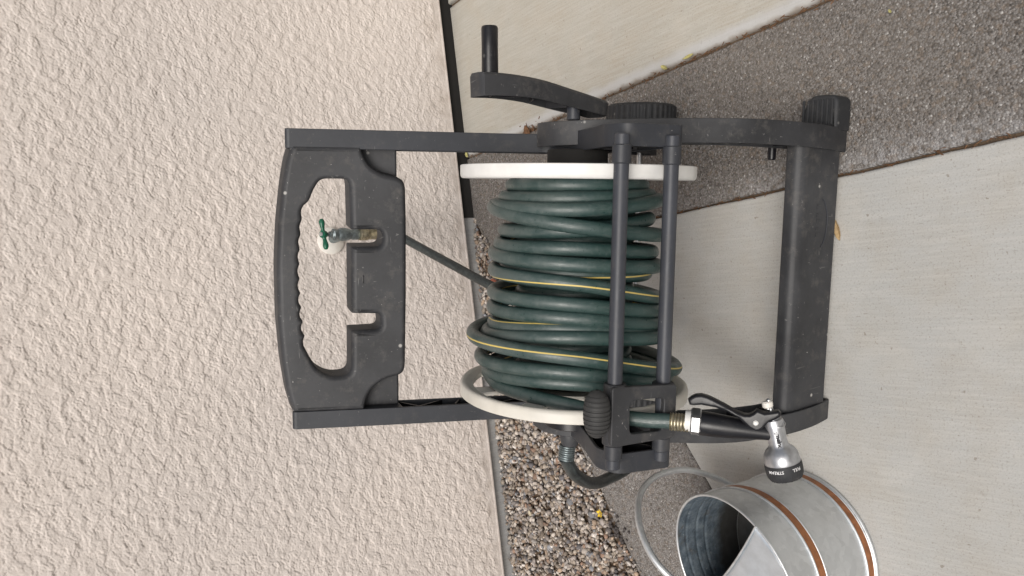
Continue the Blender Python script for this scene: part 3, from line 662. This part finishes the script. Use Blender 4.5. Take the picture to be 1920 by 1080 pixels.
wrap_text('lettering', 'STREAM', .0060, .0252, h3-.0001, .48, M['inkw'], dial, 'round', .0001)
wrap_text('lettering', 'FULL', .0060, .0252, h3-.0001, -.68, M['inkw'], dial, 'round', .0001)

# ------------------------------------------------------------------ faucet on the wall
fp = wp(.166, .02); FX, FY = fp
fau = thing('faucet', 'wall faucet with green tee handle and round ivory escutcheon', 'faucet', (FX, FY, .455), (0, 0, WY))
lathe('escutcheon', [(0, .006), (.012, .006), (.030, .0045), (.036, .001), (.0365, -.003), (0, -.003)], 40, M['enamel'], fau, (-.004, -.004, .003), (0, -1, 0))
cyl('pipe', (0, .0, 0), (0, -.075, -.004), .012, M['fauc'], fau, 20)
body = lathe('body', [(0, -.046), (.0125, -.046), (.0145, -.040), (.0145, -.028), (.0125, -.022), (.0165, -.008), (.017, .006), (.0125, .016), (.0135, .02), (.0135, .028), (.009, .032), (.008, .038), (0, .038)], 24, M['fauc'], fau, (0, -.082, 0), (0, -.12, 1))
lathe('bonnet_nut', [(0, 0), (.014, 0), (.015, .002), (.015, .010), (.013, .012), (0, .012)], 6, M['fauc'], fau, (0, -.084, .018), (0, -.12, 1), 20)
cyl('handle_stem', (0, -.086, .034), (0, -.092, .058), .0055, M['fauc'], fau, 14)
hb = Vector((0, -.093, .056))
th_ = lathe('handle', [(0, -.006), (.009, -.006), (.0105, 0), (.009, .006), (0, .006)], 20, M['green'], fau, hb, (0, -.5, .87))
for s in (-1, 1):
    wgp = spline3([hb+Vector((s*.003, 0, 0)), hb+Vector((s*.012, -.001, s*.001)), hb+Vector((s*.024, -.002, s*.002)), hb+Vector((s*.033, -.002, s*.002))], .002)
    tube('handle_wing', wgp, np.interp(np.linspace(0, 1, len(wgp)), [0, .35, .8, 1], [.0058, .0046, .0072, .0070]), M['green'], th_, 14)
    lathe('wing_tip', [(0, -.0066), (.0045, -.005), (.0068, 0), (.0045, .005), (0, .0066)], 16, M['green'], th_, hb+Vector((s*.033, -.002, s*.002)), (1, 0, 0), 70)
cyl('handle_screw', hb+Vector((0, -.003, .0055)), hb+Vector((0, -.0055, .0098)), .0055, M['chrome'], th_, 14)
lathe('vacuum_breaker', [(0, 0), (.0165, 0), (.0175, .003), (.0165, .006), (.0175, .009), (.0175, .022), (.015, .026), (0, .026)], 32, M['brass'], fau, (0, -.0815, -.044), (0, 0, -1), 25)
# ------------------------------------------------------------------ leader hose from faucet to reel inlet
def rl(*p): v = RM @ Vector(p); return (v.x, v.y, v.z)
lead = thing('leader_hose', 'thin black supply hose running from wall faucet to reel inlet', 'hose', (FX, FY, 0))
Fo = Vector((FX, FY, 0))
fx = lambda p: Vector(p)-Fo
ftop = Vector((FX, FY, .455))+Matrix.Rotation(WY, 3, 'Z') @ Vector((0, -.0815, -.068))
lathe('coupling', ridged(.0158, .026, 8), 28, M['brass'], lead, fx(ftop), (0, 0, -1), 25)
lathe('strain_relief', [(0, 0), (.0150, 0), (.0145, .012), (.0125, .03), (0, .03)], 28, M['rubber'], lead, fx(ftop+Vector((0, 0, -.024))), (0, 0, -1))
pth = [fx(q) for q in (ftop+Vector((0, 0, -.045)), ftop+Vector((-.002, -.004, -.075)), (.135, 1.81, .285), (.066, 1.69, .238), (-.001, 1.56, .195), (-.06, 1.44, .11), (-.12, 1.36, .035), (-.20, 1.30, .014), rl(-.30, .26, .014), rl(-.365, .205, .035), rl(-.398, .13, .16), rl(-.395, .085, .275), rl(-.375, .05, .345), rl(-.338, .02, .405), rl(-.310, .010, .430), rl(-.296, .008, .4395))]
tube('hose_tube', spline3(pth, .008), .0112, M['leader'], lead, 16)
ie = Vector(rl(-.300, .008, .437)); id_ = Vector(rl(-.262, .006, .4345))-ie
lathe('coupling', ridged(.0138, .026, 7), 28, M['fauc'], lead, fx(ie), id_, 25)

# ------------------------------------------------------------------ watering can
CX, CY, CR, CHh = -.530, .908, .147, .195
can = thing('watering_can', 'galvanised steel watering can with copper bands and half hood', 'watering can', (CX, CY, 0))
TA, TB = .171, -.171
SEG = 120
def rimz(t, r=CR): return CHh+TA*r*math.cos(t)+TB*r*math.sin(t)
def shell(name, rfun, levels, mat, parent, flip=False):
    V, F = [], []
    for j in range(SEG):
        t = 2*math.pi*j/SEG
        for f_ in levels:
            z = f_*rimz(t) if f_ >= 0 else 0; r = rfun(f_, t); V.append((r*math.cos(t), r*math.sin(t), z))
    n = len(levels)
    for j in range(SEG):
        k = (j+1) % SEG
        for i in range(n-1): F.append((j*n+i, k*n+i, k*n+i+1, j*n+i+1))
    return raw(name, V, F, mat, parent, 50)
lv = [.012, .03, .2, .4, .6, .7, .8, .9, 1.0]
body_c = shell('body', lambda f_, t: CR, lv, M['galv'], can)
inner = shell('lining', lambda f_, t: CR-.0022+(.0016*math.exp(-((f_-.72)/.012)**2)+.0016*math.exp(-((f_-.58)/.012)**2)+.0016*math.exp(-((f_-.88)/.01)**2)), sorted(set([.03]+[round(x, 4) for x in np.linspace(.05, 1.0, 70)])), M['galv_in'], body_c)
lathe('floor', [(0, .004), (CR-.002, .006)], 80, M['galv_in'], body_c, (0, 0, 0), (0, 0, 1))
def hoop(name, r, zf, rad, mat, parent, up_=0):
    P_ = np.array([(r*math.cos(t), r*math.sin(t), zf(t)) for t in np.linspace(0, 2*math.pi, SEG+1)])
    return tube(name, P_, rad, mat, parent, 10, cap=False)
hoop('rim', CR, lambda t: rimz(t), .0024, M['galv'], body_c)
hoop('base_ring', CR+.001, lambda t: .004, .0042, M['galv'], body_c)
for z0, z1 in ((.1395, .1575), (.0105, .0275)):
    b1_ = lathe('copper_band', [(CR-.001, z0), (CR+.0016, z0+.0006), (CR+.0016, z1-.0006), (CR-.001, z1)], SEG, M['copper'], can, (0, 0, 0), (0, 0, 1), 25)
    for zz_ in (z0-.0015, z1+.0015): hoop('bead', CR+.0012, lambda t, q=zz_: q, .0021, M['galv'], b1_)
# half hood over the spout side (azimuth 225), with a curved free edge
AZ = R(43); dh = np.array([math.cos(AZ), math.sin(AZ)]); dp = np.array([-dh[1], dh[0]])
Vh, Fh = [], []; nu, nv2 = 28, 14
for i in range(nu+1):
    s = -1+2*i/nu; half = CR*.998
    e_ = .026-.018*(1-s*s)                                     # free edge, curved away from the handle
    lo = -math.sqrt(max(0, half*half-(s*half)**2))
    e_ = max(e_, lo)
    for j in range(nv2+1):
        f_ = j/nv2; d_ = e_+(lo-e_)*f_; q = dh*d_+dp*(s*half)
        base_z = CHh+TA*q[0]+TB*q[1]
        Vh.append((q[0], q[1], base_z+.016*(1-s*s)*(1-f_)**1.2+.0018))
for i in range(nu):
    for j in range(nv2): Fh.append((i*(nv2+1)+j, (i+1)*(nv2+1)+j, (i+1)*(nv2+1)+j+1, i*(nv2+1)+j+1))
hd_ = raw('hood', Vh, Fh, M['galv_sky'], can, 60)
md = hd_.modifiers.new('s', 'SOLIDIFY'); md.thickness = .0012
tube('hood_edge', np.array([Vh[i*(nv2+1)] for i in range(nu+1)]), .0019, M['galv'], hd_, 10)
hpnt = [(.1475, .046), (.158, .056), (.184, .085), (.213, .14), (.2165, .21), (.196, .266), (.157, .303), (.111, .322), (.063, .323), (.01, .300), (-.03, .265), (-.055, .225)]
tube('handle', spline3([(dh[0]*r_, dh[1]*r_, z) for r_, z in hpnt], .006), .0058, M['galv'], can, 16)
spd = -dh
sp_pts = [(spd[0]*r_, spd[1]*r_, z) for r_, z in ((.13, .05), (.18, .075), (.26, .15), (.34, .235), (.37, .27))]
spl = spline3(sp_pts, .02); tube('spout', spl, np.interp(np.linspace(0, 1, len(spl)), [0, 1], [.030, .014]), M['galv'], can, 20)
lathe('rose', [(.014, 0), (.03, .03), (.036, .034), (.034, .037), (0, .043)], 32, M['copper'], can, spl[-1], tuple(spl[-1]-spl[-2]))

# ------------------------------------------------------------------ litter
def leaf(name, label, cat, loc, L, Wd, rz, curl, mat, tilt=(0, 0), group=None):
    V, F = [], []; n = 10
    for i in range(n+1):
        t = i/n; wd = Wd*math.sin(math.pi*min(1, t*.96+.02))**.8*(1-.25*t)
        for j, s in enumerate((-1, -.5, 0, .5, 1)):
            V.append((L*(t-.5), s*wd/2, curl*(s*s)*wd+curl*.5*L*(t-.5)**2*2+.0008*math.sin(i*2.1+j)))
    for i in range(n):
        for j in range(4): F.append((i*5+j, i*5+j+1, (i+1)*5+j+1, (i+1)*5+j))
    o = raw(name, V, F, mat, None, 60); md = o.modifiers.new('s', 'SOLIDIFY'); md.thickness = .0005
    z0 = min(v[2] for v in V); o.location = (loc[0], loc[1], loc[2]-z0+.0006); o.rotation_euler = (tilt[0], tilt[1], R(rz))
    return tag(o, label, cat, group)
leaf('fallen_leaf', 'curled tan dry leaf lying against the reel base bar', 'leaf', (.056, .780, .001), .042, .014, 12, .5, M['leaf_t'])
leaf('fallen_leaf', 'small yellowed leaf standing in the joint beside the patio slab', 'leaf', (.440, 1.150, .0), .022, .010, 60, .5, M['leaf_y'])
leaf('fallen_leaf', 'flat pale leaf lodged along the joint of the patio slab', 'leaf', (.444, 1.085, -.002), .030, .008, 95, .3, M['leaf_y'])
leaf('fallen_leaf', 'crumpled brown leaf in the joint behind the crank arm', 'leaf', (.415, 1.650, .0), .034, .022, 40, .6, M['leaf_b'])
leaf('fallen_leaf', 'yellow leaf tucked at the wall foot behind the side frame', 'leaf', (.412, 1.968, .0), .026, .014, 20, .4, M['leaf_y'])
leaf('fallen_leaf', 'reddish brown leaf on the gravel behind the wound hose', 'leaf', (.020, 1.862, .006), .045, .026, 70, .35, M['leaf_r'])
leaf('fallen_leaf', 'tiny yellow leaf scrap on the aggregate strip', 'leaf', (.392, .66, -.001), .008, .005, 30, .4, M['leaf_y'])
leaf('fallen_leaf', 'pale yellow leaf bit lying on the gravel bed', 'leaf', (-.630, 1.780, .007), .018, .015, 30, .2, M['husk'])
fl = thing('flower_head', 'bright yellow fallen flower at the gravel edge', 'flower', (-.572, 1.478, .004))
for k in range(5):
    t = 2*math.pi*k/5; V = [(0, 0, 0), (.008*math.cos(t-.5), .008*math.sin(t-.5), .004), (.011*math.cos(t), .011*math.sin(t), .006), (.008*math.cos(t+.5), .008*math.sin(t+.5), .004)]
    raw('petal', V, [(0, 1, 2, 3)], M['petal'], fl, 0)
raw_v = [(0, 0, .002), (.003, 0, .004), (0, .003, .004), (-.003, 0, .004), (0, -.003, .004), (0, 0, .007)]
raw('flower_centre', raw_v, [(0, 1, 2), (0, 2, 3), (0, 3, 4), (0, 4, 1), (5, 2, 1), (5, 3, 2), (5, 4, 3), (5, 1, 4)], M['leaf_t'], fl, 0)
# twigs and husks caught in the joint beside the patio slab
Vd, Fd = [], []
def sliver(x, y, z, l, wd, ang, tl):
    d = np.array([math.cos(ang), math.sin(ang), tl]); n_ = np.array([-math.sin(ang), math.cos(ang), 0]); b = len(Vd); p = np.array([x, y, z])
    for s, hh in ((-1, 0), (1, 0), (0, .6)):
        Vd.append(p-d*l/2+n_*wd*s*.5+np.array([0, 0, hh*wd])); Vd.append(p+d*l/2+n_*wd*s*.3+np.array([0, 0, hh*wd]))
    Fd.extend([(b, b+1, b+5, b+4), (b+2, b+4, b+5, b+3), (b, b+2, b+3, b+1), (b, b+4, b+2), (b+1, b+3, b+5)])
for k in range(420):
    if k < 280: y = rng.uniform(.55, 1.95); x = lineA(y)+rng.normal(0, .0032)
    else: y = rng.uniform(.3, 1.5); x = lineB(y)+rng.normal(0, .0022)
    sliver(x, y, -.006+rng.uniform(0, .006), rng.uniform(.003, .014), rng.uniform(.001, .0028), R(90)+rng.normal(0, .5), rng.normal(0, .1))
for k in range(22): sliver(.415+rng.normal(0, .016), 1.64+rng.normal(0, .03), .0005, rng.uniform(.004, .014), rng.uniform(.001, .003), rng.uniform(0, 6.3), rng.normal(0, .1))
for k in range(50):
    x = rng.uniform(-.9, .15); y = gl(x)+rng.uniform(.01, 1)*(W0[1]+x*WY-gl(x)); sliver(x, y, .008, rng.uniform(.015, .06), .0012, rng.uniform(0, 6.3), rng.normal(0, .05))
deb = raw('joint_debris', Vd, Fd, M['leaf_b'], None, 0); tag(deb, 'brown twigs and leaf crumbs caught in the paving joints', 'debris', kind='stuff')
